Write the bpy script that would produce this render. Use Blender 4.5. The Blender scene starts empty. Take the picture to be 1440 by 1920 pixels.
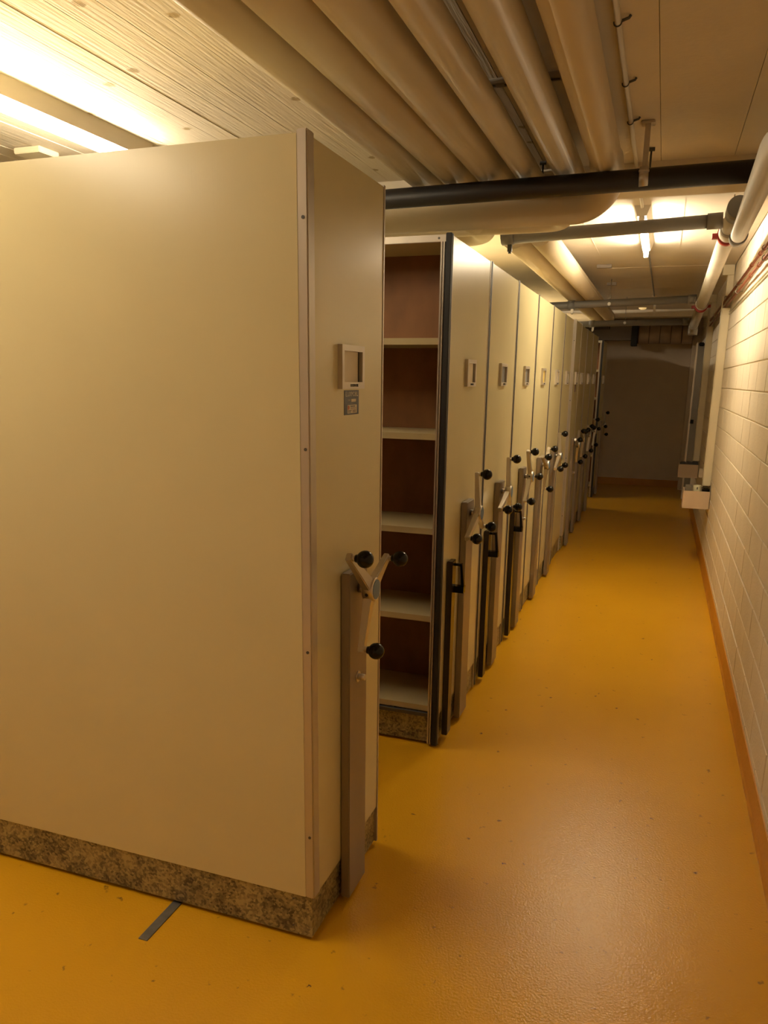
import bpy, bmesh, math, random
from mathutils import Vector, Matrix
rnd = random.Random(7)
scene = bpy.context.scene
COL = scene.collection
R = math.radians

# ------------------------------------------------------------------ camera
def look(yaw, pitch, roll):
    cy, sy, cp, sp = math.cos(yaw), math.sin(yaw), math.cos(pitch), math.sin(pitch)
    f = Vector((sy*cp, cy*cp, sp)); r = Vector((cy, -sy, 0)); u = r.cross(f)
    c, s = math.cos(roll), math.sin(roll)
    r2 = c*r + s*u; u2 = -s*r + c*u
    m = Matrix((r2, u2, -f)).transposed()
    return m.to_4x4()
cd = bpy.data.cameras.new('camera'); cam = bpy.data.objects.new('camera', cd); COL.objects.link(cam)
cd.sensor_fit = 'VERTICAL'; cd.sensor_height = 36.0; cd.lens = 36.0*1433.6/1920.0
cd.shift_y = (1054.5-960.0)/1920.0; cd.clip_start = 0.05
cam.matrix_world = Matrix.Translation((0, 0, 1.62)) @ look(-0.33912, -0.235594, 0.0134335)
scene.camera = cam

# ------------------------------------------------------------------ world, exposure
w = bpy.data.worlds.new('world'); scene.world = w; w.use_nodes = True
w.node_tree.nodes['Background'].inputs[0].default_value = (1.0, 0.8, 0.55, 1)
w.node_tree.nodes['Background'].inputs[1].default_value = 0.0
vs = scene.view_settings
vs.view_transform = 'Standard'; vs.look = 'None'; vs.gamma = 1.0; vs.use_curve_mapping = False
vs.exposure = 0.0
scene.cycles.max_bounces = 6; scene.cycles.diffuse_bounces = 4; scene.cycles.glossy_bounces = 3
LAMP_COL = (1.0, 0.84, 0.58)
LAMP_POWER = 132.0

# ------------------------------------------------------------------ materials
MATS = {}
def nodes(name):
    m = bpy.data.materials.new(name); m.use_nodes = True; nt = m.node_tree
    b = nt.nodes['Principled BSDF']; MATS[name] = m
    return m, nt, b
def mat(name, col, rough=0.5, metal=0.0, var=0.0, scale=8.0, stretch=(1, 1, 1), bump=0.0, bscale=60.0, coat=0.0, bstretch=None):
    m, nt, b = nodes(name)
    b.inputs['Base Color'].default_value = (*col, 1); b.inputs['Roughness'].default_value = rough
    b.inputs['Metallic'].default_value = metal; b.inputs['Coat Weight'].default_value = coat
    tc = nt.nodes.new('ShaderNodeTexCoord')
    def noise(sc, st):
        mp = nt.nodes.new('ShaderNodeMapping'); mp.inputs['Scale'].default_value = st
        n = nt.nodes.new('ShaderNodeTexNoise'); n.inputs['Scale'].default_value = sc; n.inputs['Detail'].default_value = 4
        nt.links.new(tc.outputs['Object'], mp.inputs['Vector']); nt.links.new(mp.outputs['Vector'], n.inputs['Vector'])
        return n
    if var > 0:
        n = noise(scale, stretch); r = nt.nodes.new('ShaderNodeValToRGB')
        r.color_ramp.elements[0].position = 0.3; r.color_ramp.elements[1].position = 0.7
        r.color_ramp.elements[0].color = (*[max(0, c*(1-var)) for c in col], 1)
        r.color_ramp.elements[1].color = (*[min(1, c*(1+var)) for c in col], 1)
        nt.links.new(n.outputs['Fac'], r.inputs['Fac']); nt.links.new(r.outputs['Color'], b.inputs['Base Color'])
    if bump > 0:
        n = noise(bscale, bstretch or stretch); bp = nt.nodes.new('ShaderNodeBump')
        bp.inputs['Strength'].default_value = bump; bp.inputs['Distance'].default_value = 0.01
        nt.links.new(n.outputs['Fac'], bp.inputs['Height']); nt.links.new(bp.outputs['Normal'], b.inputs['Normal'])
    return m
mat('cream_panel', (0.66, 0.585, 0.345), 0.27, 0, 0.02, 3, (1, 1, 1), 0.03, 300, bstretch=(1, 1, .02))
mat('cream_shelf', (0.46, 0.385, 0.215), 0.45, 0, 0.03, 6)
mat('aluminium', (0.56, 0.51, 0.44), 0.38, 0.55, 0.03, 20, (1, 1, .1))
mat('crank_alloy', (0.62, 0.58, 0.52), 0.33, 0.9, 0.03, 30)
mat('column_alu', (0.29, 0.245, 0.205), 0.40, 0.5, 0.04, 10, (1, 1, .1))
mat('black_rubber', (0.012, 0.011, 0.011), 0.6)
mat('black_plastic', (0.004, 0.0035, 0.0035), 0.16)
MATS['black_plastic'].node_tree.nodes['Principled BSDF'].inputs['Specular IOR Level'].default_value = .3
mat('black_bar', (0.03, 0.022, 0.016), 0.22)
mat('blue_disc', (0.10, 0.20, 0.34), 0.35)
mat('hardboard', (0.23, 0.10, 0.030), 0.6, 0, 0.16, 9, (1, 1, .6))
mat('card_cream', (0.70, 0.60, 0.42), 0.5, 0, .03, 20)
mat('card_grey', (0.16, 0.15, 0.14), 0.5, 0, .1, 80)
mat('card_yellow', (0.72, 0.52, 0.10), 0.5, 0, .03, 20)
mat('plate_blue', (0.022, 0.026, 0.045), 0.35)
mat('plate_red', (0.10, 0.02, 0.015), 0.4)
mat('print_white', (0.75, 0.70, 0.60), 0.5)
mat('print_dark', (0.05, 0.04, 0.035), 0.5)
mat('print_red', (0.45, 0.10, 0.04), 0.5)
mat('block_paint', (0.80, 0.71, 0.58), 0.7, 0, 0.04, 4, (1, 1, 1), 0.25, 90)
mat('mortar_paint', (0.80, 0.70, 0.56), 0.75, 0, 0.06, 20, (1, 1, 1), 0.3, 120)
mat('wall_paint', (0.78, 0.66, 0.53), 0.7, 0, 0.03, 3, (1, 1, 1), 0.1, 60)
mat('ceiling_paint', (0.78, 0.70, 0.58), 0.7, 0, 0.03, 5, (1, 1, 1), 0.12, 50)
mat('trunking', (0.76, 0.68, 0.50), 0.45, 0, 0.02, 5)
mat('jacket', (0.62, 0.52, 0.36), 0.42, 0, 0.05, 3, (1, .3, 1))
mat('jacket_far', (0.62, 0.52, 0.36), 0.6, 0, 0.05, 3, (1, .3, 1))
mat('black_pipe', (0.014, 0.012, 0.012), 0.45)
mat('grey_pvc', (0.21, 0.20, 0.19), 0.38, 0, 0.03, 6)
mat('white_pvc', (0.62, 0.58, 0.51), 0.5, 0, 0.03, 6)
mat('red_collar', (0.32, 0.02, 0.014), 0.45)
mat('copper_red', (0.33, 0.10, 0.045), 0.4, 0.1, 0.1, 12)
mat('zinc', (0.55, 0.52, 0.48), 0.35, 0.85, 0.08, 30)
mat('dark_steel', (0.10, 0.10, 0.10), 0.45, 0.5)
mat('duct_foil', (0.50, 0.40, 0.30), 0.5, 0.4, 0.12, 9)
mat('duct_dark', (0.17, 0.14, 0.115), 0.5, 0.3)
mat('lamp_body', (0.78, 0.72, 0.62), 0.4)
mat('skirting', (0.60, 0.27, 0.03), 0.45, 0, 0.06, 8, (1, 1, 1), 0.15, 60)
mat('grey_door', (0.21, 0.185, 0.155), 0.5)
mat('dark_gap', (0.05, 0.03, 0.025), 0.7)
mat('box_carton', (0.66, 0.52, 0.38), 0.6, 0, 0.03, 9)
mat('tin', (0.75, 0.70, 0.50), 0.4)
mat('steel_rail', (0.20, 0.20, 0.19), 0.45, 0.6, 0.2, 30)
mat('chip', (0.24, 0.15, 0.07), 0.7)

def emat(name, col, s):
    m, nt, b = nodes(name)
    b.inputs['Base Color'].default_value = (0.9, 0.88, 0.8, 1)
    b.inputs['Emission Color'].default_value = (*col, 1); b.inputs['Emission Strength'].default_value = s
emat('tube_glow', LAMP_COL, LAMP_POWER)
emat('tube_glow_corridor', LAMP_COL, LAMP_POWER*1.35)
emat('small_glow', (1.0, .62, .2), 0.6)

def floor_mat():
    m, nt, b = nodes('floor_epoxy'); N = nt.nodes.new; L = nt.links.new
    tc = N('ShaderNodeTexCoord')
    n1 = N('ShaderNodeTexNoise'); n1.inputs['Scale'].default_value = 1.1; n1.inputs['Detail'].default_value = 5
    L(tc.outputs['Object'], n1.inputs['Vector'])
    r1 = N('ShaderNodeValToRGB'); e = r1.color_ramp.elements
    e[0].position = .3; e[0].color = (.71, .368, .010, 1); e[1].position = .72; e[1].color = (.78, .412, .014, 1)
    L(n1.outputs['Fac'], r1.inputs['Fac'])
    # scuffs and dirt specks
    n2 = N('ShaderNodeTexNoise'); n2.inputs['Scale'].default_value = 26; n2.inputs['Detail'].default_value = 3
    L(tc.outputs['Object'], n2.inputs['Vector'])
    r2 = N('ShaderNodeValToRGB'); e = r2.color_ramp.elements
    e[0].position = .69; e[0].color = (0, 0, 0, 1); e[1].position = .80; e[1].color = (1, 1, 1, 1)
    L(n2.outputs['Fac'], r2.inputs['Fac'])
    mx = N('ShaderNodeMixRGB'); mx.inputs[2].default_value = (.10, .05, .015, 1)
    L(r2.outputs['Color'], mx.inputs[0]); L(r1.outputs['Color'], mx.inputs[1])
    v = N('ShaderNodeTexVoronoi'); v.voronoi_dimensions = '2D'; v.inputs['Scale'].default_value = 3.3; v.inputs['Randomness'].default_value = 1.0
    nd = N('ShaderNodeTexNoise'); nd.inputs['Scale'].default_value = 85; L(tc.outputs['Object'], nd.inputs['Vector'])
    vd = N('ShaderNodeVectorMath'); vd.operation = 'MULTIPLY_ADD'; vd.inputs[1].default_value = (.03, .03, 0)
    L(nd.outputs['Color'], vd.inputs[0]); L(tc.outputs['Object'], vd.inputs[2]); L(vd.outputs[0], v.inputs['Vector'])
    r3 = N('ShaderNodeValToRGB'); e = r3.color_ramp.elements
    e[0].position = .010; e[0].color = (1, 1, 1, 1); e[1].position = .022; e[1].color = (0, 0, 0, 1)
    L(v.outputs['Distance'], r3.inputs['Fac'])
    mx2 = N('ShaderNodeMixRGB'); mx2.inputs[2].default_value = (.11, .06, .02, 1)
    nm = N('ShaderNodeTexNoise'); nm.inputs['Scale'].default_value = 1.7; L(tc.outputs['Object'], nm.inputs['Vector'])
    rm = N('ShaderNodeValToRGB'); rm.color_ramp.elements[0].position = .46; rm.color_ramp.elements[1].position = .62
    L(nm.outputs['Fac'], rm.inputs['Fac'])
    mm = N('ShaderNodeMath'); mm.operation = 'MULTIPLY'; L(r3.outputs['Color'], mm.inputs[0]); L(rm.outputs['Color'], mm.inputs[1])
    L(mm.outputs[0], mx2.inputs[0]); L(mx.outputs['Color'], mx2.inputs[1])
    L(mx2.outputs['Color'], b.inputs['Base Color'])
    b.inputs['Roughness'].default_value = .27
    n3 = N('ShaderNodeTexNoise'); n3.inputs['Scale'].default_value = 140; n3.inputs['Detail'].default_value = 3
    L(tc.outputs['Object'], n3.inputs['Vector'])
    bp = N('ShaderNodeBump'); bp.inputs['Strength'].default_value = .19; bp.inputs['Distance'].default_value = .006
    L(n3.outputs['Fac'], bp.inputs['Height']); L(bp.outputs['Normal'], b.inputs['Normal'])
floor_mat()

def galv_mat():
    m, nt, b = nodes('galvanised'); N = nt.nodes.new; L = nt.links.new
    tc = N('ShaderNodeTexCoord')
    v = N('ShaderNodeTexVoronoi'); v.inputs['Scale'].default_value = 130; v.feature = 'F1'
    L(tc.outputs['Object'], v.inputs['Vector'])
    n = N('ShaderNodeTexNoise'); n.inputs['Scale'].default_value = 14; n.inputs['Detail'].default_value = 6
    L(tc.outputs['Object'], n.inputs['Vector'])
    sp = N('ShaderNodeSeparateColor'); L(v.outputs['Color'], sp.inputs['Color'])
    ad = N('ShaderNodeMath'); ad.operation = 'MULTIPLY_ADD'; ad.inputs[1].default_value = .45
    L(sp.outputs[0], ad.inputs[0]); L(n.outputs['Fac'], ad.inputs[2])
    r = N('ShaderNodeValToRGB'); e = r.color_ramp.elements
    e[0].position = .45; e[0].color = (.085, .072, .052, 1); e[1].position = .95; e[1].color = (.42, .36, .19, 1)
    L(ad.outputs[0], r.inputs['Fac']); L(r.outputs['Color'], b.inputs['Base Color'])
    b.inputs['Metallic'].default_value = .35; b.inputs['Roughness'].default_value = .5
galv_mat()

def board_mat():
    m, nt, b = nodes('board_paint'); N = nt.nodes.new; L = nt.links.new
    tc = N('ShaderNodeTexCoord'); mp = N('ShaderNodeMapping'); mp.inputs['Scale'].default_value = (1, .05, 1)
    oi = N('ShaderNodeObjectInfo'); va = N('ShaderNodeVectorMath'); va.operation = 'ADD'
    L(tc.outputs['Object'], va.inputs[0]); L(oi.outputs['Random'], va.inputs[1])
    L(va.outputs[0], mp.inputs['Vector'])
    n = N('ShaderNodeTexNoise'); n.inputs['Scale'].default_value = 90; n.inputs['Detail'].default_value = 4
    L(mp.outputs['Vector'], n.inputs['Vector'])
    bp = N('ShaderNodeBump'); bp.inputs['Strength'].default_value = .45; bp.inputs['Distance'].default_value = .006
    L(n.outputs['Fac'], bp.inputs['Height']); L(bp.outputs['Normal'], b.inputs['Normal'])
    # knots
    v = N('ShaderNodeTexVoronoi'); v.voronoi_dimensions = '2D'; v.inputs['Scale'].default_value = 2.3; L(va.outputs[0], v.inputs['Vector'])
    n2 = N('ShaderNodeTexNoise'); n2.inputs['Scale'].default_value = 60; L(tc.outputs['Object'], n2.inputs['Vector'])
    mu = N('ShaderNodeMath'); mu.operation = 'MULTIPLY_ADD'; mu.inputs[1].default_value = .07
    L(n2.outputs['Fac'], mu.inputs[0]); L(v.outputs['Distance'], mu.inputs[2])
    r = N('ShaderNodeValToRGB'); e = r.color_ramp.elements
    e[0].position = .065; e[0].color = (.42, .32, .17, 1); e[1].position = .085; e[1].color = (.77, .69, .57, 1)
    L(mu.outputs[0], r.inputs['Fac']); L(r.outputs['Color'], b.inputs['Base Color'])
    b.inputs['Roughness'].default_value = .65
board_mat()

# ------------------------------------------------------------------ builders
LOC = {}
def box(bm, x0, x1, y0, y1, z0, z1):
    v = [bm.verts.new(p) for p in ((x0,y0,z0),(x1,y0,z0),(x1,y1,z0),(x0,y1,z0),(x0,y0,z1),(x1,y0,z1),(x1,y1,z1),(x0,y1,z1))]
    for f in ((0,3,2,1),(4,5,6,7),(0,1,5,4),(1,2,6,5),(2,3,7,6),(3,0,4,7)): bm.faces.new([v[i] for i in f])
def bev(bm, w=.003, seg=2):
    bmesh.ops.bevel(bm, geom=list(bm.edges), offset=w, segments=seg, affect='EDGES', clamp_overlap=True)
def tube(bm, pts, r, seg=20, cap=True):
    pts = [Vector(p) for p in pts]; n = len(pts); rs = r if isinstance(r, (list, tuple)) else [r]*n
    rings = []; u = None
    for i, p in enumerate(pts):
        t = (pts[min(i+1, n-1)] - pts[max(i-1, 0)]).normalized()
        if u is None:
            a = Vector((0, 0, 1)) if abs(t.z) < .9 else Vector((1, 0, 0)); u = a.cross(t).normalized()
        else:
            u = (u - t*u.dot(t)).normalized()
        b = t.cross(u)
        rings.append([bm.verts.new(p + rs[i]*(math.cos(2*math.pi*k/seg)*u + math.sin(2*math.pi*k/seg)*b)) for k in range(seg)])
    for a, b in zip(rings, rings[1:]):
        for k in range(seg):
            f = bm.faces.new((a[k], a[(k+1) % seg], b[(k+1) % seg], b[k])); f.smooth = True
    if cap:
        bm.faces.new(rings[0][::-1]); bm.faces.new(rings[-1])
def sphere(bm, c, r, seg=20):
    bmesh.ops.create_uvsphere(bm, u_segments=seg, v_segments=seg//2+2, radius=r, matrix=Matrix.Translation(c))
    for f in bm.faces: f.smooth = True
def prism(bm, poly, axis, a0, a1):
    """extrude a polygon (2D) along an axis: 'x' poly=(y,z), 'y' poly=(x,z), 'z' poly=(x,y)"""
    def P(p, a):
        return {'x': (a, p[0], p[1]), 'y': (p[0], a, p[1]), 'z': (p[0], p[1], a)}[axis]
    A = [bm.verts.new(P(p, a0)) for p in poly]; B = [bm.verts.new(P(p, a1)) for p in poly]
    n = len(poly)
    for i in range(n): bm.faces.new((A[i], A[(i+1) % n], B[(i+1) % n], B[i]))
    bm.faces.new(A[::-1]); bm.faces.new(B)
def fillet(pts, rad, seg=8):
    pts = [Vector(p) for p in pts]; out = [pts[0]]
    for i in range(1, len(pts)-1):
        p = pts[i]; a = (pts[i-1]-p); b = (pts[i+1]-p); r = min(rad, a.length*.49, b.length*.49)
        a = p + a.normalized()*r; b = p + b.normalized()*r
        for k in range(seg+1):
            t = k/seg; out.append((1-t)**2*a + 2*t*(1-t)*p + t*t*b)
    out.append(pts[-1]); return out
def link(name, me, parent=None, loc=None):
    o = bpy.data.objects.new(name, me); COL.objects.link(o)
    if parent: o.parent = parent
    if loc is not None: o.location = loc
    return o
def mesh(bm, name, m):
    bmesh.ops.recalc_face_normals(bm, faces=list(bm.faces))
    me = bpy.data.meshes.new(name); bm.to_mesh(me); bm.free(); me.materials.append(MATS[m]); return me
def tag(o, label=None, cat=None, group=None, kind=None):
    if label: o['label'] = label
    if cat: o['category'] = cat
    if group: o['group'] = group
    if kind: o['kind'] = kind
    return o
def thing(name, label, cat, loc=(0, 0, 0), group=None):
    o = bpy.data.objects.new(name, None); COL.objects.link(o); o.location = loc; o.empty_display_size = .1
    LOC[o.name] = Vector(loc); return tag(o, label, cat, group)
def part(name, bm, m, parent, label=None):
    """bm in world coordinates; the part lives in its parent's frame"""
    L0 = LOC[parent.name]
    bmesh.ops.translate(bm, verts=list(bm.verts), vec=-L0)
    o = link(name, mesh(bm, name, m), parent); LOC[o.name] = L0.copy()
    if label: o['label'] = label
    return o
def single(name, bm, m, label, cat, group=None):
    xs = [v.co for v in bm.verts]
    lo = Vector((min(v.x for v in xs), min(v.y for v in xs), min(v.z for v in xs))); hi = Vector((max(v.x for v in xs), max(v.y for v in xs), max(v.z for v in xs)))
    c = Vector(((lo.x+hi.x)/2, (lo.y+hi.y)/2, lo.z)); bmesh.ops.translate(bm, verts=list(bm.verts), vec=-c)
    o = link(name, mesh(bm, name, m), None, c); LOC[o.name] = c; return tag(o, label, cat, group)
def struct(name, bm, m, label):
    o = link(name, mesh(bm, name, m)); LOC[o.name] = Vector((0, 0, 0)); tag(o, label, kind='structure'); return o
def B(*a, bevel=0):
    bm = bmesh.new(); box(bm, *a)
    if bevel: bev(bm, bevel)
    return bm
def T(pts, r, seg=20, rad=None):
    bm = bmesh.new(); tube(bm, fillet(pts, rad) if rad else pts, r, seg); return bm
def text_mesh(s, size, m, depth=.0004, width=None):
    cu = bpy.data.curves.new('t', 'FONT'); cu.body = s; cu.size = size; cu.extrude = depth; cu.align_x = 'CENTER'; cu.align_y = 'CENTER'
    cu.resolution_u = 2
    o = bpy.data.objects.new('t', cu); COL.objects.link(o)
    dg = bpy.context.evaluated_depsgraph_get(); me = bpy.data.meshes.new_from_object(o.evaluated_get(dg))
    bpy.data.objects.remove(o); bpy.data.curves.remove(cu)
    if width:
        xs = [v.co.x for v in me.vertices]; k = width/(max(xs)-min(xs))
        for v in me.vertices: v.co.x *= k
    me.materials.clear(); me.materials.append(MATS[m]); return me
FACE_ROT = (R(90), 0, R(90))      # text lying on a plane that faces +x

# ------------------------------------------------------------------ setting
XF, XW, ZC, YB = -0.819, 0.472, 2.58, 13.0      # unit faces, right wall, ceiling, back wall
XL, YN = -4.3, -1.7
floor = struct('floor', B(XL, XW+.1, YN, YB+.1, -.1, 0), 'floor_epoxy', 'glossy orange yellow coated floor')
struct('wall_left', B(XL-.1, XL, YN, YB+.1, 0, 2.7), 'wall_paint', 'painted left wall')
struct('wall_near', B(XL, XW+.1, YN-.1, YN, 0, 2.7), 'wall_paint', 'painted wall behind the viewer')
struct('wall_back', B(XL, XW+.1, YB, YB+.1, 0, 2.7), 'wall_paint', 'plain painted wall at the end of the corridor')
struct('baseboard_back', B(XL, XW, YB-.008, YB-.001, 0, .105), 'skirting', 'orange painted skirting at the end wall')

# right wall of painted blocks
wr = struct('wall_right', B(XW+.006, XW+.1, YN, YB, 0, 2.7), 'mortar_paint', 'cream painted block wall')
BL, BH, J = .41, .158, .008
blk = None; rest = bmesh.new()
for c in range(16):
    z0 = c*BH; off = 4.5 if c % 2 else 4.29
    off += rnd.uniform(-.02, .02)
    k0 = int((YN-off)/BL)-1; k1 = int((YB-off)/BL)+1
    for k in range(k0, k1):
        y0 = off + k*BL; y1 = y0+BL
        y0c, y1c = max(y0, YN), min(y1, YB)
        if y1c-y0c < .03: continue
        zt = min(z0+BH, ZC)
        dx = rnd.uniform(-.0012, .0012)
        if 2.2 < y0 < 8.4 and c >= 1 and abs(y1c-y0c-BL) < 1e-6 and c < 16:
            if blk is None:
                bm = B(XW, XW+.007, J/2, BL-J/2, J/2, BH-J/2); bev(bm, .002, 1); blk = mesh(bm, 'block', 'block_paint')
            o = link('block', blk, wr, (dx, y0, z0))
        else:
            box(rest, XW, XW+.007, y0c+J/2, y1c-J/2, z0+J/2, zt-J/2)
o = part('far_blocks', rest, 'block_paint', wr); o['kind'] = 'stuff'
bm = bmesh.new()
prism(bm, [(XW+.004, 0), (XW-.012, 0), (XW-.006, .02), (XW-.004, .126), (XW+.004, .13)], 'y', YN, YB)
struct('baseboard_right', bm, 'skirting', 'orange painted skirting along the block wall')

# ceiling
ce = struct('ceiling', B(XL, XW+.1, YN, YB, ZC+.012, ZC+.12), 'ceiling_paint', 'pale painted concrete ceiling')
x = XL
while x < -.62:
    wd = min(rnd.uniform(.085, .135), -.60-x); dz = rnd.uniform(-.0035, .0)
    bm = B(x+.0012, x+wd-.0012, YN, 3.93, ZC+dz, ZC+.013)
    part('ceiling_board', bm, 'board_paint', ce); x += wd
for xa, xb in ((-.60, -.10), (-.10, .20), (.20, XW)):
    part('ceiling_panel', B(xa+.001, xb-.001, YN, 3.93, ZC, ZC+.013), 'ceiling_paint', ce)
xs = [XL, -3.06, -2.06, -1.06, -.56, .02, .262, XW]; ys = [4.09, 5.55, 7.3, 8.9, 10.4, 11.45]
for a in range(len(xs)-1):
    for b_ in range(len(ys)-1):
        part('ceiling_panel', B(xs[a]+.0004, xs[a+1]-.0004, ys[b_]+.0004, ys[b_+1]-.0004, ZC+rnd.uniform(-.001, .001), ZC+.013), 'ceiling_paint', ce)
for xx in (-.56, .02, .262): part('joint_ridge', B(xx-.0025, xx+.0025, 4.10, 11.45 if xx > 0 else 7.3, ZC-.0018, ZC+.002), 'ceiling_paint', ce)
for yy, xa, xb in ((5.55, -1.4, -.56), (7.3, -.56, .262)): part('joint_ridge', B(xa, xb, yy-.003, yy+.003, ZC-.0018, ZC+.002), 'ceiling_paint', ce)
part('ceiling_panel', B(XL, XW, 11.72, YB, ZC, ZC+.013), 'ceiling_paint', ce)
struct('trim_1', B(XL, XW, 3.92, 4.10, 2.468, ZC+.02), 'ceiling_paint', 'cream downstand beam crossing the ceiling')
struct('trim_2', B(XL, XW, 11.45, 11.72, 2.49, ZC+.02), 'ceiling_paint', 'pale far downstand beam near the end of the corridor')

# ------------------------------------------------------------------ fluorescent battens
def batten(label, x, y0, y1, wd=.06, glow='tube_glow'):
    t = thing('fluorescent_batten', label, 'light', (x, (y0+y1)/2, ZC-.06), 'fluorescent ceiling battens')
    bm = bmesh.new(); prism(bm, [(x-wd, ZC), (x+wd, ZC), (x+wd*.55, ZC-.055), (x-wd*.55, ZC-.055)], 'y', y0, y1); part('housing', bm, 'lamp_body', t)
    for yy in (y0+.012, y1-.03):
        h = part('tube_holder', B(x-.016, x+.016, yy, yy+.018, ZC-.10, ZC-.054, bevel=.003), 'lamp_body', t)
    part('lamp_tube', T([(x, y0+.03, ZC-.083), (x, y1-.03, ZC-.083)], .0135, 14), glow, t)
    return t
batten('bare fluorescent batten over the corridor, seen past the drain pipe', -.20, 4.82, 6.08, .045, 'tube_glow_corridor')
batten('fluorescent batten above the foremost shelving unit, cut by the left edge', -2.20, 1.50, 3.04)
batten('fluorescent batten over the middle of the shelving row, hidden by the units', -1.90, 4.80, 6.34)
batten('fluorescent batten over the far gap between shelving units', -2.05, 9.38, 10.92)
batten('fluorescent batten behind the viewer on the left', -2.20, .22, 1.46)

# ------------------------------------------------------------------ mobile shelving
LEN = 3.2
ZH = 1.022
def crank(t, y, xb, ph):
    """hub, three arms, three knobs; xb = column front"""
    hub = bmesh.new(); d0 = xb
    tube(hub, [(d0, y, ZH), (d0+.022, y, ZH)], .014, 16)
    tube(hub, [(d0+.020, y, ZH), (d0+.022, y, ZH), (d0+.052, y, ZH), (d0+.055, y, ZH)], [.030, .035, .035, .033], 28)
    h = part('crank_hub', hub, 'crank_alloy', t)
    part('hub_disc', T([(d0+.0545, y, ZH), (d0+.0565, y, ZH)], .029, 28), 'blue_disc', h)
    a0 = R(ph+180); uu = Vector((0, math.sin(a0), math.cos(a0))); c0 = Vector((d0+.036, y, ZH))
    part('set_screw', T([c0+uu*.033, c0+uu*.0356], .0055, 12), 'black_rubber', h)
    for k in range(3):
        a = R(ph+120*k); u = Vector((0, math.sin(a), math.cos(a))); s = Vector((0, math.cos(a), -math.sin(a)))
        bm = bmesh.new(); xm = d0+.030
        vs_ = []
        for rr, hw, th, xo in ((.018, .021, .013, .006), (.10, .0150, .011, .0), (.188, .0120, .009, -.006)):
            c = Vector((xm+xo, y, ZH)) + u*rr
            vs_.append([bm.verts.new(c + s*sx*hw + Vector((tx*th, 0, 0))) for sx, tx in ((-1, -1), (1, -1), (1, 1), (-1, 1))])
        for A, B_ in zip(vs_, vs_[1:]):
            for i in range(4): bm.faces.new((A[i], A[(i+1) % 4], B_[(i+1) % 4], B_[i]))
        bm.faces.new(vs_[0][::-1]); bm.faces.new(vs_[-1])
        bmesh.ops.recalc_face_normals(bm, faces=list(bm.faces)); bev(bm, .0025, 2)
        c = Vector((xm-.004, y, ZH)) + u*.178
        tube(bm, [c, c+Vector((.030, 0, 0))], .008, 14)
        part('crank_arm', bm, 'crank_alloy', h)
        kb = bmesh.new(); kc = Vector((d0+.070, y, ZH)) + u*.180
        sphere(kb, kc, .0245, 22); tube(kb, [kc-Vector((.028, 0, 0)), kc-Vector((.015, 0, 0))], [.0105, .014], 16)
        part('knob', kb, 'black_plastic', h)

def index_frame(t, X, y, card, text=True):
    fr = bmesh.new(); y0, y1, z0, z1 = y-.082, y+.082, 1.592, 1.708
    for a in ((y0, y1, z1-.016, z1), (y0, y1, z0, z0+.018), (y0, y0+.014, z0+.018, z1-.016), (y1-.016, y1, z0+.018, z1-.016)):
        box(fr, X, X+.014, *a)
    f = part('index_frame', fr, 'aluminium', t)
    part('index_card', B(X+.001, X+.004, y0+.014, y1-.028, z0+.018, z1-.016), card, f)
    part('card_slot', B(X+.0005, X+.002, y1-.028, y1-.016, z0+.018, z1-.016), 'black_rubber', f)
    if text:
        o = link('lettering', TXT_FRAME, f, Vector((X+.0145, y+.004, z0+.009))-LOC[f.name]); o.rotation_euler = FACE_ROT
TXT_FRAME = text_mesh('ELUXMOBIL', .011, 'print_dark', .0004, .058)

def black_bar(t, X, y):
    bm = B(X, X+.026, y, y+.066, .03, .85, bevel=.003); b = part('locking_bar', bm, 'black_bar', t, 'black locking bar')
    bm = bmesh.new()
    tube(bm, [(X+.02, y+.035, .832), (X+.058, y+.035, .832)], .0065, 12)
    prism(bm, [(X+.052, .838), (X+.062, .838), (X+.074, .735), (X+.060, .735)], 'y', y+.027, y+.045)
    box(bm, X+.02, X+.074, y+.02, y+.052, .708, .738)
    part('bar_handle', bm, 'black_plastic', b)

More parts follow.
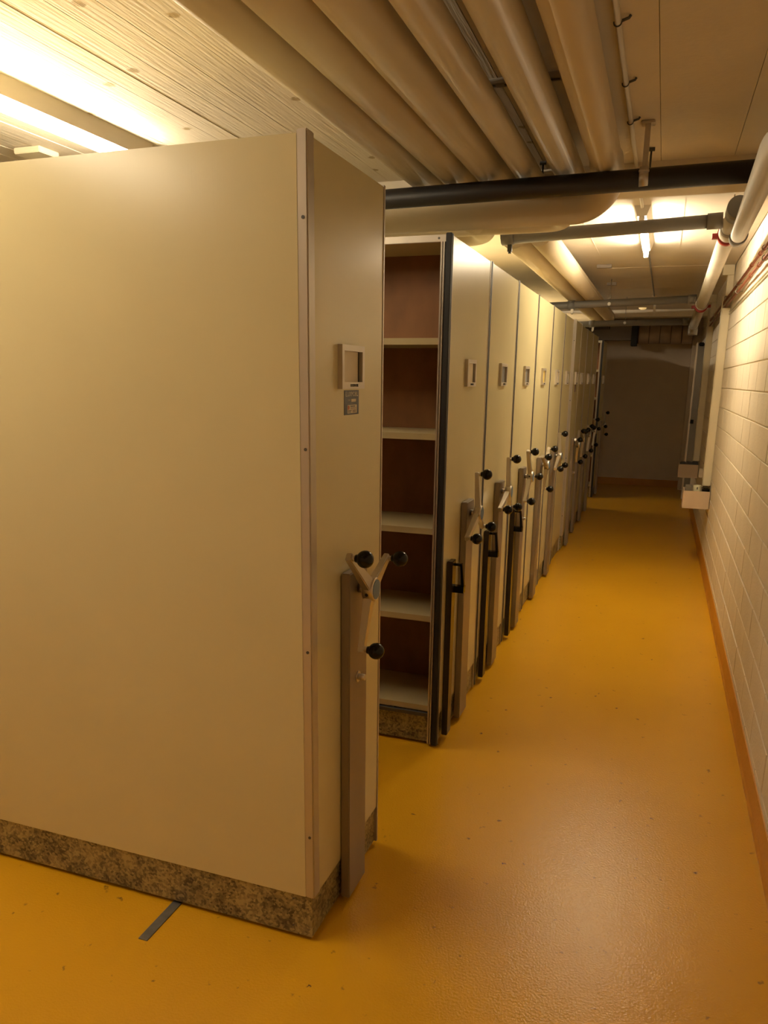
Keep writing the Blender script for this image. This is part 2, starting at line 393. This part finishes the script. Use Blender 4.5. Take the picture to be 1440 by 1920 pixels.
def unit(label, y0, W, ph=None, X=XF, near='gasket', shelves=False, card='card_cream', bar=False, brand=None, column=True, lock=False):
    t = thing('mobile_shelving_unit', label, 'shelving unit', (X, y0+W/2, 0), 'mobile shelving units in a row')
    y1 = y0+W; yc = y0+W/2; XB = X-LEN
    part('end_panel', B(X-.018, X-.002, y0+.006, y1-.012, .150, 2.166, bevel=.002), 'cream_panel', t)
    part('plinth', B(XB, X-.010, y0+.006, y1-.006, .014, .150), 'galvanised', t, 'galvanised steel plinth')
    part('top_panel', B(XB, X-.018, y0+.004, y1-.004, 2.150, 2.168), 'cream_panel', t)
    part('edge_trim', B(X-.022, X, y1-.011, y1, .012, 2.17, bevel=.0015), 'aluminium', t)
    if near == 'profile':
        bm = B(X-.028, X, y0, y0+.040, .150, 2.176, bevel=.003); pr = part('corner_profile', bm, 'aluminium', t)
        for z in (1.986, 1.445, .906, .349):
            s = bmesh.new(); tube(s, [(X-.012, y0+.001, z), (X-.012, y0-.0015, z)], .0042, 14)
            part('screw', s, 'dark_steel', pr)
        part('side_panel', B(XB, X-.028, y0+.002, y0+.020, .150, 2.166), 'cream_panel', t)
        part('back_panel', B(XB, X-.02, y1-.14, y1-.13, .150, 2.15), 'hardboard', t)  # unseen dark panel added inside the hollow unit to cut bounced light
        for i in range(2):
            s = bmesh.new(); tube(s, [(X-.07, y0+.008, .132-.09*i), (X-.07, y0+.0045, .132-.09*i)], .003, 10); part('screw', s, 'dark_steel', t)
    else:
        part('gasket', B(X-.024, X-.001, y0-.024, y0+.004, .012, 2.172, bevel=.002), 'black_rubber', t)
        part('edge_trim', B(X-.004, X, y0+.001, y0+.006, .012, 2.17), 'aluminium', t)
    if shelves:
        part('back_panel', B(XB, X-.02, yc-.004, yc+.004, .15, 2.15), 'hardboard', t)
        part('frame_rail', B(XB, X-.024, y0-.012, y0+.004, 2.142, 2.168, bevel=.001), 'aluminium', t)
        for xx in (X-.030, X-.040):
            part('frame_post', B(xx-.007, xx, y0-.014, y0+.006, .012, 2.143, bevel=.001), 'aluminium', t)
        nb = 3
        for i in range(nb):
            xa = X-.046-i*1.04; xb = xa-1.0
            for z in (1.757, 1.375, .975, .585, .163):
                sh = bmesh.new(); box(sh, xb, xa, y0+.004, yc-.005, z, z+.026); part('shelf', sh, 'cream_shelf', t)
            part('upright', B(xb-.038, xb-.002, y0+.002, yc-.004, .15, 2.15), 'cream_shelf', t)
        part('inner_side', B(X-.034, X-.019, y0+.006, yc, .15, 2.15), 'hardboard', t)
        part('frame_rail', B(XB, X-.024, y0-.01, y0+.004, .142, .158), 'dark_steel', t)
        s = bmesh.new(); tube(s, [(X-.055, y0-.011, 2.155), (X-.055, y0-.0135, 2.155)], .0045, 12); part('screw', s, 'dark_steel', t)
        part('side_panel', B(XB, X-.02, y1-.02, y1-.012, .150, 2.15), 'cream_panel', t)
    elif near != 'profile':
        part('side_panel', B(XB, X-.024, y0+.004, y0+.014, .150, 2.15), 'cream_panel', t)
    if column:
        cb = bmesh.new(); box(cb, X, X+.028, yc-.070, yc+.070, .018, 1.078)
        bev(cb, .003, 2); co = part('drive_column', cb, 'column_alu', t)
        crank(t, yc, X+.028, ph)
        if lock:
            s = bmesh.new(); tube(s, [(X+.028, yc-.005, .745), (X+.031, yc-.005, .745)], .017, 20); tube(s, [(X+.031, yc-.005, .745), (X+.052, yc-.005, .745)], .010, 8)
            part('lock_bolt', s, 'crank_alloy', co)
    index_frame(t, X-.002, yc-.005, card)
    if bar: black_bar(t, X, y0+.062)
    if brand == 'blue':
        p = part('maker_plate', B(X-.002, X-.001, 1.980, 2.088, 1.521, 1.588), 'plate_blue', t, 'dark blue maker plate with white lettering')
        def put(me, y, z):
            o = link('lettering', me, p, Vector((X-.0008, y, z))-LOC[p.name]); o.rotation_euler = FACE_ROT
        put(text_mesh('ELUXMOBIL', .018, 'print_white', .0003, .092), 2.034, 1.577)
        put(text_mesh('TYP', .007, 'print_white', .0003, .018), 2.014, 1.560)
        part('type_field', B(X-.001, X-.0006, 2.031, 2.066, 1.556, 1.564), 'card_cream', p)
        q = part('address_label', B(X-.001, X-.0006, 2.002, 2.072, 1.525, 1.548), 'card_cream', p)
        bm = bmesh.new()
        for (ya, yb, za, zb) in ((2.024, 2.060, 1.5425, 1.5455), (2.024, 2.066, 1.539, 1.5402), (2.024, 2.066, 1.536, 1.537), (2.006, 2.032, 1.5315, 1.5335), (2.006, 2.028, 1.5275, 1.5295), (2.040, 2.066, 1.5315, 1.5335), (2.040, 2.064, 1.5275, 1.5295)):
            box(bm, X-.0006, X-.0004, ya, yb, za, zb)
        part('printed_lines', bm, 'print_dark', p)
        bm = bmesh.new(); prism(bm, [(2.005, 1.535), (2.005, 1.546), (2.011, 1.546)] + [(2.011+.006*math.sin(R(a)), 1.5405+.0055*math.cos(R(a))) for a in range(20, 180, 20)] + [(2.011, 1.535)], 'x', X-.0006, X-.0004)
        part('printed_emblem', bm, 'print_red', p)
    elif brand == 'red':
        part('maker_plate', B(X-.002, X-.001, yc-.05, yc+.05, 1.52, 1.588), 'plate_red', t, 'dark red maker plate')
    return t

unit('foremost shelving unit, closed by a large cream side panel, blue maker plate', 1.753, .540, 72, near='profile', brand='blue', lock=True)
W2 = .715
unit('shelving unit with open empty shelves facing the viewer, second from the camera', 3.083, W2, 0, shelves=True, bar=True)
unit('shelving unit third from the camera, dark grey index card and black locking bar', 3.835, W2, 6, card='card_grey', bar=True)
unit('shelving unit fourth from the camera, one crank arm level towards the far end', 4.588, W2, 96, card='card_grey', bar=True, lock=True)
unit('shelving unit fifth from the camera, with a yellow index card', 5.340, W2, 54, card='card_yellow')
unit('shelving unit sixth from the camera, one crank arm straight up', 6.093, W2, 0)
unit('narrow shelving unit without a crank, seventh from the camera', 6.845, .60, column=False)
unit('shelving unit with pale corner profile and red plate halfway down the row', 7.490, .53, 48, X=XF+.018, near='profile', brand='red', lock=True)
unit('dim shelving unit just past the one with the red plate', 8.115, W2, 60)
unit('dim shelving unit second to last of the closed row', 8.865, W2, 66)
unit('last shelving unit of the closed row before the far gap', 9.615, W2, 84)
unit('farthest shelving unit, standing alone beyond the gap by the end wall', 11.25, W2, 24, shelves=True)

# floor rail for the shelving
r = bmesh.new(); box(r, -1.315, -1.285, 1.590, 11.95, 0, .0035)
single('floor_rail', r, 'steel_rail', 'grey steel track set in the floor under the shelving', 'rail')

# ------------------------------------------------------------------ ceiling pipes
k = (2.472-1.62)/(2.45-1.62)
pip = [(-1.098, -.966), (-.960, -.820), (-.812, -.676), (-.643, -.549), (-.496, -.384), (-.345, -.228)]
names = ['leftmost insulated pipe, next to the ceiling boards', 'second insulated pipe from the left under the ceiling', 'third insulated pipe from the left under the ceiling',
         'slimmest insulated pipe, fourth from the left under the ceiling', 'fifth insulated pipe from the left, turning off behind the black pipe', 'rightmost insulated pipe with a large bend behind the black pipe']
for i, ((a, b_), nm) in enumerate(zip(pip, names)):
    cx, r_ = (a+b_)/2*k, (b_-a)/2*k
    z = 2.415+r_
    t = thing('insulated_pipe', nm, 'pipe', (cx, 1.0, z-r_), 'insulated pipes under the ceiling')
    if i == 5:
        p = [(cx, YN+.02, z), (cx, 3.38, z)]; RT = .13; ye = 3.665; n = 16; ztop, zend = z, 2.352
        for q in range(1, 4): p.append((cx, 3.38+(ye-RT-3.38)*q/4, z))
        for q in range(n+1):
            a_ = R(90)*q/n; p.append((cx-RT+RT*math.cos(a_), ye-RT+RT*math.sin(a_), z))
        p.append((XL+.02, ye, z))
        d_ = [0.0]
        for q in range(1, len(p)): d_.append(d_[-1]+(Vector(p[q])-Vector(p[q-1])).length)
        s0 = d_[1]+.03; s1 = d_[-2]+.02; out = []
        for q, v in enumerate(p):
            u_ = min(1, max(0, (d_[q]-s0)/(s1-s0))); u_ = u_*u_*(3-2*u_)
            out.append((v[0], v[1], ztop+(zend-ztop)*u_))
        part('pipe_jacket', T(out, [r_]*2+[.066]*(len(out)-2), 28), 'jacket', t)
    else:
        part('pipe_jacket', T([(cx, YN+.02, z), (cx, 3.92, z)], r_, 28), 'jacket', t)
    part('jacket_seam', T([(cx+r_*.62, YN+.02, z+r_*.785), (cx+r_*.62, 3.35, z+r_*.785)], .002, 6), 'jacket', t)

for lab, xe, ye, zz, r_ in (('insulated pipe bending off to the left just past the ceiling beam', -.555, 4.30, 2.430, .058), ('insulated pipe end bending left above the open shelving unit', -1.02, 4.62, 2.440, .068)):
    t = thing('insulated_pipe', lab, 'pipe', (xe, ye, zz-r_), 'insulated pipes past the beam')
    part('pipe_jacket', T([(xe, 4.06, zz), (xe, ye, zz), (XL+.02, ye, zz-.004)], r_, 28, .17), 'jacket', t)

# strut rail over the pipes and its hangers
t = thing('strut_rail', 'perforated steel strut fixed to the ceiling above the insulated pipes', 'rail', (-.75, 2.77, 2.55))
part('channel', B(-1.18, -.33, 2.75, 2.79, 2.563, 2.5795), 'zinc', t)
for i in range(12):
    part('slot', B(-1.14+i*.07, -1.10+i*.07, 2.763, 2.777, 2.5615, 2.5635), 'dark_steel', t)
for x_ in (-.988, -.838, -.676, -.536, -.374):
    bm = bmesh.new(); tube(bm, [(x_, 2.77, 2.545), (x_, 2.77, 2.563)], .004, 8); tube(bm, [(x_, 2.77, 2.555), (x_, 2.77, 2.560)], .009, 6)
    part('hanger_bolt', bm, 'zinc', t)

# black pipe across
t = thing('black_pipe', 'thick black insulated pipe crossing the corridor under the ceiling', 'pipe', (-.1, 3.35, 2.34))
part('pipe_jacket', T([(XL+.02, 3.35, 2.335), (-.9, 3.35, 2.372), (XW-.002, 3.35, 2.384)], .0395, 28), 'black_pipe', t)
t = thing('pipe_hanger', 'steel strut hanger with a strap round the black pipe', 'hanger', (-.143, 3.35, 2.33))
part('ceiling_plate', B(-.168, -.118, 3.325, 3.375, ZC-.010, ZC-.001, bevel=.002), 'zinc', t)
part('strut', B(-.153, -.133, 3.337, 3.363, 2.41, ZC-.008), 'zinc', t)
bm = bmesh.new(); tube(bm, [(-.160, 3.35, 2.382), (-.126, 3.35, 2.383)], .0425, 28); part('strap', bm, 'zinc', t)
part('clamp_screw', T([(-.150, 3.302, 2.394), (-.150, 3.312, 2.394)], .006, 10), 'zinc', t)
bm = bmesh.new(); box(bm, -.162, -.124, 3.300, 3.315, 2.396, 2.402); part('clamp_lug', bm, 'zinc', t)
for lab, xx, yy in (('thin hanger rod beside the strut hanger of the black pipe', -.137, 3.70), ('thin hanger rod between the insulated pipes at the black pipe', -.600, 3.78)):
    bm = bmesh.new(); tube(bm, [(xx, yy, 2.47), (xx, yy, 2.568)], .004, 8); box(bm, xx-.014, xx+.014, yy-.006, yy+.006, 2.566, 2.579)
    single('hanger_rod', bm, 'dark_steel', lab, 'hanger', 'thin hanger rods at the black pipe')

# cable conduit along the ceiling with clips
t = thing('cable_conduit', 'thin pale conduit clipped along the ceiling to the corridor light', 'conduit', (-.20, 1.5, 2.56))
part('conduit_tube', T([(-.207, YN, 2.565), (-.203, 3.92, 2.565)], .0085, 10), 'lamp_body', t)
part('conduit_tube', T([(-.20, 4.10, 2.566), (-.20, 4.80, 2.566)], .0085, 10), 'lamp_body', t)
for y in (2.42, 2.88, 3.28):
    bm = bmesh.new(); tube(bm, [(-.205+.0105*math.cos(R(a)), y, 2.565-.0105*math.sin(R(a))) for a in range(-10, 200, 20)], .002, 6); tube(bm, [(-.194, y, 2.567), (-.176, y, 2.572), (-.172, y, 2.578)], .004, 6)
    part('conduit_clip', bm, 'dark_steel', t)
t = thing('cable_conduit', 'thin conduit running on from the corridor light to the far end', 'conduit', (-.19, 8, 2.56))
part('conduit_tube', T([(-.195, 6.10, 2.570), (-.19, 9.6, 2.570)], .007, 10), 'grey_pvc', t)
bm = bmesh.new(); box(bm, -.215, -.165, 9.6, 9.68, 2.555, 2.579); part('conduit_box', bm, 'lamp_body', t)
single('pendant_fitting', B(-.21, -.18, 10.7, 10.76, 2.44, 2.579, bevel=.004), 'lamp_body', 'small pale fitting hanging from the ceiling before the far beam', 'ceiling fitting')
bm = bmesh.new(); tube(bm, [(-.353, 11.16, 2.579), (-.353, 11.16, 2.565), (-.353, 11.16, 2.556)], [.05, .045, .02], 20)
single('ceiling_rose', bm, 'small_glow', 'small round orange fitting on the far ceiling', 'ceiling fitting')
bm = B(-2.76, -2.62, 2.90, 3.02, ZC-.028, ZC-.003, bevel=.003)
single('junction_box', bm, 'trunking', 'small yellowish junction box on the ceiling left of the batten', 'junction box')

# far pair of pipes along the row
s_ = (2.45-1.62)/(2.35-1.62)
for a, b_, lab in ((-.866, -.724, 'left of the two pale pipes running on above the shelving row'), (-.722, -.598, 'right of the two pale pipes running on above the shelving row')):
    cx, r_, zz = (a+b_)/2*s_, (b_-a)/2*s_, 2.45
    t = thing('insulated_pipe', lab, 'pipe', (cx, 7, zz-r_), 'pale pipes above the shelving row')
    yf = 11.30 if a < -.8 else 11.05
    part('pipe_jacket', T([(cx, 4.76, zz), (cx, yf, zz), (XL+.02, yf, zz)], r_, 24, .16), 'jacket_far', t)
    part('jacket_seam', T([(cx+r_*.97, 4.8, zz-.01), (cx+r_*.97, yf-.25, zz-.01)], .0025, 6), 'lamp_body', t)
for i, (y, xa, xb) in enumerate(((4.82, -.60, -.47), (7.05, -.62, -.50), (8.30, -.62, -.53), (10.1, -.62, -.50))):
    single('strut_stub', B(xa, xb, y, y+.04, 2.553, 2.579), 'column_alu', ['strut end sticking out above the grey drain pipe nearest the viewer', 'nearer strut end beside the pale pipes past the light', 'farther strut end beside the pale pipes past the light', 'strut end near the far bend of the pale pipes'][i], 'strut', 'strut ends beside the pale pipes')

# ------------------------------------------------------------------ drains
def dz(y): return 2.419-.0348*(y-4.898)
XD = .26
t = thing('drain_pipe', 'white main drain pipe running along the corridor wall under the ceiling', 'pipe', (XD, 6.5, 2.2))
part('pipe', T([(XD, 4.31, dz(4.31)), (XD, 9.72, dz(9.72))], .046, 28), 'white_pvc', t)
part('end_cap', T([(XD, 4.27, dz(4.27)), (XD, 4.41, dz(4.41))], .0505, 28), 'grey_pvc', t, 'grey end cap')
part('socket', T([(XD, 4.73, dz(4.73)), (XD, 4.89, dz(4.89))], .052, 28), 'white_pvc', t)
for y in (4.85, 7.92):
    bm = bmesh.new(); tube(bm, [(XD, y, dz(y)-.003), (XD, y+.05, dz(y)-.005)], .0575, 28)
    box(bm, XD-.082, XD-.050, y, y+.045, dz(y)-.025, dz(y)+.0); box(bm, XD+.050, XD+.082, y, y+.045, dz(y)-.02, dz(y)+.005)
    part('fire_collar', bm, 'red_collar', t, 'red collar')
for y in (4.68, 7.80):
    bm = bmesh.new(); tube(bm, [(XD+.053*math.cos(R(a)), y, dz(y)+.053*math.sin(R(a))) for a in range(0, 361, 15)], .004, 6, False)
    tube(bm, [(XD-.06, y, dz(y)+.01), (XD-.06, y, dz(y)+.06)], .005, 8)
    tube(bm, [(XD, y, dz(y)+.05), (XD, y, 2.578)], .004, 8)
    part('pipe_clamp', bm, 'zinc', t)
bm = bmesh.new(); tube(bm, [(XD, 9.67, dz(9.67)), (XD, 9.79, dz(9.79)), (XD, 9.83, dz(9.87)-.05), (XD, 9.83, dz(9.87)-.09)], [.05, .05, .052, .05], 20)
part('end_fitting', bm, 'zinc', t)
# branch coming towards the viewer
t = thing('branch_pipe', 'short white branch pipe in front of the main drain, cut by the right edge', 'pipe', (.28, 3.8, 2.3))
part('pipe', T([(.302, 4.73, 2.381), (.231, 2.70, 2.247), (.215, 2.25, 2.218), (XW-.002, 1.95, 2.200)], .039, 26, .2), 'white_pvc', t)
bm = bmesh.new(); tube(bm, [(.305, 4.82, 2.387), (.300, 4.66, 2.376)], .046, 26); part('socket_ring', bm, 'grey_pvc', t)
def drain(label, y, xa, za, xb, zb, clampx, cap=False):
    t = thing('waste_pipe', label, 'pipe', ((xa+xb)/2, y, min(za, zb)-.04), 'grey waste pipes across the corridor')
    part('pipe', T([(xa, y, za), (xb, y, zb)], .034, 22), 'grey_pvc', t)
    f = lambda x: za+(zb-za)*(x-xa)/(xb-xa)
    part('socket', T([(xb-.075, y, f(xb-.075)), (xb, y, zb)], .040, 22), 'grey_pvc', t)
    for cx in clampx:
        part('coupling', T([(cx-.045, y, f(cx-.045)), (cx+.02, y, f(cx+.02))], .040, 22), 'grey_pvc', t)
        bm = bmesh.new(); box(bm, cx-.012, cx+.012, y-.012, y+.012, f(cx)-.075, f(cx)-.036); tube(bm, [(cx, y, f(cx)-.085), (cx, y, f(cx)-.07)], .009, 6)
        part('clamp_foot', bm, 'zinc' if y > 5 else 'dark_steel', t)
    return t, f
drain('grey waste pipe crossing in front of the corridor light', 4.62, -.945, 2.407, .212, 2.444, (-.895,))
t, f = drain('middle grey waste pipe across the corridor, hung from a rod', 7.85, -1.9, 2.300, .212, 2.364, (-.89,))
bm = bmesh.new(); tube(bm, [(-.55, 7.85, f(-.55)), (-.56, 8.05, 2.578)], .004, 8); tube(bm, [(-.55, 7.85, f(-.55)+.03), (-.55, 7.85, f(-.55)+.075)], .011, 8); tube(bm, [(-.55, 7.815, f(-.55)-.01), (-.55, 7.805, f(-.55)-.01)], .016, 8)
part('hanger', bm, 'zinc', t)
t, f = drain('farthest grey waste pipe across the corridor before the end wall', 9.72, -1.9, 2.270, .212, 2.298, (-.85,))
bm = bmesh.new(); tube(bm, [(-.49, 9.72, f(-.49)), (-.49, 9.72, 2.578)], .004, 8); tube(bm, [(-.49, 9.685, f(-.49)), (-.49, 9.67, f(-.49))], .016, 8)
part('hanger', bm, 'zinc', t)

# ------------------------------------------------------------------ wall pipes, trunking, trays
for lab, z, rr in (('upper red-brown copper pipe along the block wall', 2.322, .0095), ('lower red-brown copper pipe along the block wall', 2.262, .0095)):
    t = thing('copper_pipe', lab, 'pipe', (.44, 6, z), 'copper pipes on the block wall')
    part('pipe', T([(.440, YN, z), (.440, 9.9, z-.004)], rr, 12), 'copper_red', t)
    for y in (4.75, 6.35, 7.9, 9.1):
        yy = y+(.0 if z > 2.3 else -.06)
        bm = bmesh.new(); tube(bm, [(.440+.014*math.cos(R(a)), yy, z+.014*math.sin(R(a))) for a in range(0, 361, 30)], .0035, 6, False); tube(bm, [(.452, yy, z), (.474, yy, z)], .003, 6)
        part('pipe_clip', bm, 'zinc', t)
    for y in (4.95, 5.4):
        part('solder_sleeve', T([(.440, y-.03, z), (.440, y+.03, z)], rr+.003, 12), 'copper_red', t)
t = thing('wall_conduit', 'two thin cream cables clipped to the wall under the copper pipes', 'cable', (.466, 6, 2.19))
for z in (2.205, 2.185): part('cable', T([(.466, YN, z), (.466, 7.3, z)], .005, 8), 'trunking', t)
def trunking(label, y, w=.13, x0=.410):
    t = thing('cable_trunking', label, 'trunking', (.44, y+w/2, .735), 'upright cable trunkings on the block wall')
    part('duct', B(x0, XW-.001, y, y+w, .735, 2.238, bevel=.003), 'trunking', t)
    part('duct_lid', B(x0-.006, x0-.001, y+.006, y+w-.006, .737, 2.330), 'trunking', t)
    part('upper_duct', B(x0+.012, XW-.001, y, y+w, 2.335, 2.500), 'trunking', t)
    part('ceiling_box', B(x0-.028, XW-.001, y-.02, y+w, 2.497, ZC-.002, bevel=.003), 'trunking', t)
    return t
trunking('nearer upright cream cable trunking on the block wall', 7.32)
trunking('farther upright cream cable trunking on the block wall', 9.67)
single('wall_socket', B(.43, .470, 8.62, 8.70, .66, .75, bevel=.006), 'lamp_body', 'small white wall socket behind the nearer trunking', 'socket')
def tray(label, y, items):
    t = thing('wall_tray', label, 'tray', (.36, y+.1, .546), 'open trays on the block wall')
    part('front_panel', B(.250, .466, y, y+.010, .546, .700), 'box_carton', t)
    part('base', B(.250, .470, y+.010, y+.26, .546, .556), 'box_carton', t)
    part('side_panel', B(.250, .260, y+.010, y+.26, .556, .700), 'box_carton', t)
    part('back_panel', B(.260, .470, y+.25, y+.26, .556, .700), 'box_carton', t)
tray('nearer open tray on the block wall holding a tin', 7.18, 1)
tray('farther open tray on the block wall under the trunking', 9.55, 2)
bm = bmesh.new(); tube(bm, [(.362, 7.28, .557), (.362, 7.28, .735), (.362, 7.28, .742)], [.034, .034, .031], 20)
t = thing('tin_can', 'pale tin with a dark mark standing in the nearer wall tray', 'tin', (.362, 7.28, .557))
part('tin_body', bm, 'tin', t)
part('tin_print', B(.358, .366, 7.2445, 7.2465, .708, .728), 'print_dark', t)
single('carton', B(.268, .322, 7.24, 7.38, .557, .733, bevel=.002), 'grey_door', 'grey carton standing in the nearer wall tray', 'box')
single('equipment_box', B(.402, .462, 7.24, 7.40, .557, .725, bevel=.01), 'black_plastic', 'black box standing in the nearer wall tray', 'box')
for lab, xa, xb, zt in (('dark box at the outer side of the farther wall tray', .268, .33, .716), ('dark box in the middle of the farther wall tray', .335, .395, .722), ('dark box against the wall in the farther wall tray', .400, .462, .726)):
    single('equipment_box', B(xa, xb, 9.60, 9.76, .557, zt, bevel=.006), 'dark_steel', lab, 'box', 'dark boxes in the farther tray')

# ------------------------------------------------------------------ far end
d = struct('door_1', B(.392, .470, 11.45, 11.53, .0, 2.125), 'grey_door', 'grey steel door frame at the far right')
part('door_leaf', B(.420, .468, 11.53, 12.40, .02, 2.11), 'dark_gap', d)
part('door_cap', B(.398, .468, 11.42, 11.54, 2.10, 2.15, bevel=.01), 'black_plastic', d)
part('frame_edge', B(.372, .394, 11.47, 11.50, .03, 2.15, bevel=.003), 'wall_paint', d)
part('door_lock', B(.388, .43, 11.435, 11.452, 1.08, 1.13), 'black_plastic', d)
struct('trim_3', B(.350, XW, 12.70, YB, 0, 2.30), 'wall_paint', 'painted wall pier at the end of the corridor')
# ventilation duct
t = thing('ventilation_duct', 'large wrapped ventilation duct hanging across the end of the corridor', 'duct', (-.05, 12.55, 2.15))
DZ, DR, DY = 2.314, .134, 12.55
part('duct_core', T([(-.435, DY, DZ), (.342, DY, DZ)], DR-.004, 32), 'duct_dark', t)
for i in range(5):
    xa = -.42+i*.152; bm = bmesh.new(); tube(bm, [(xa+.003, DY, DZ), (xa+.012, DY, DZ), (xa+.140, DY, DZ), (xa+.149, DY, DZ)], [DR-.006, DR, DR, DR-.006], 32)
    part('duct_segment', bm, 'duct_foil', t)
t = thing('ventilation_plenum', 'dark metal ventilation box with a grille left of the wrapped duct', 'duct', (-1.1, 12.55, 2.2))
part('plenum_body', B(-1.56, -.52, 12.40, 12.72, 2.234, 2.485), 'duct_dark', t)
part('flange', B(-.52, -.437, 12.38, 12.74, 2.152, 2.485), 'black_rubber', t)
part('grille_frame', B(-1.51, -.83, 12.392, 12.401, 2.385, 2.447), 'black_rubber', t)
for i in range(33): part('grille_bar', B(-1.50+i*.02, -1.492+i*.02, 12.386, 12.393, 2.39, 2.442), 'duct_dark', t)
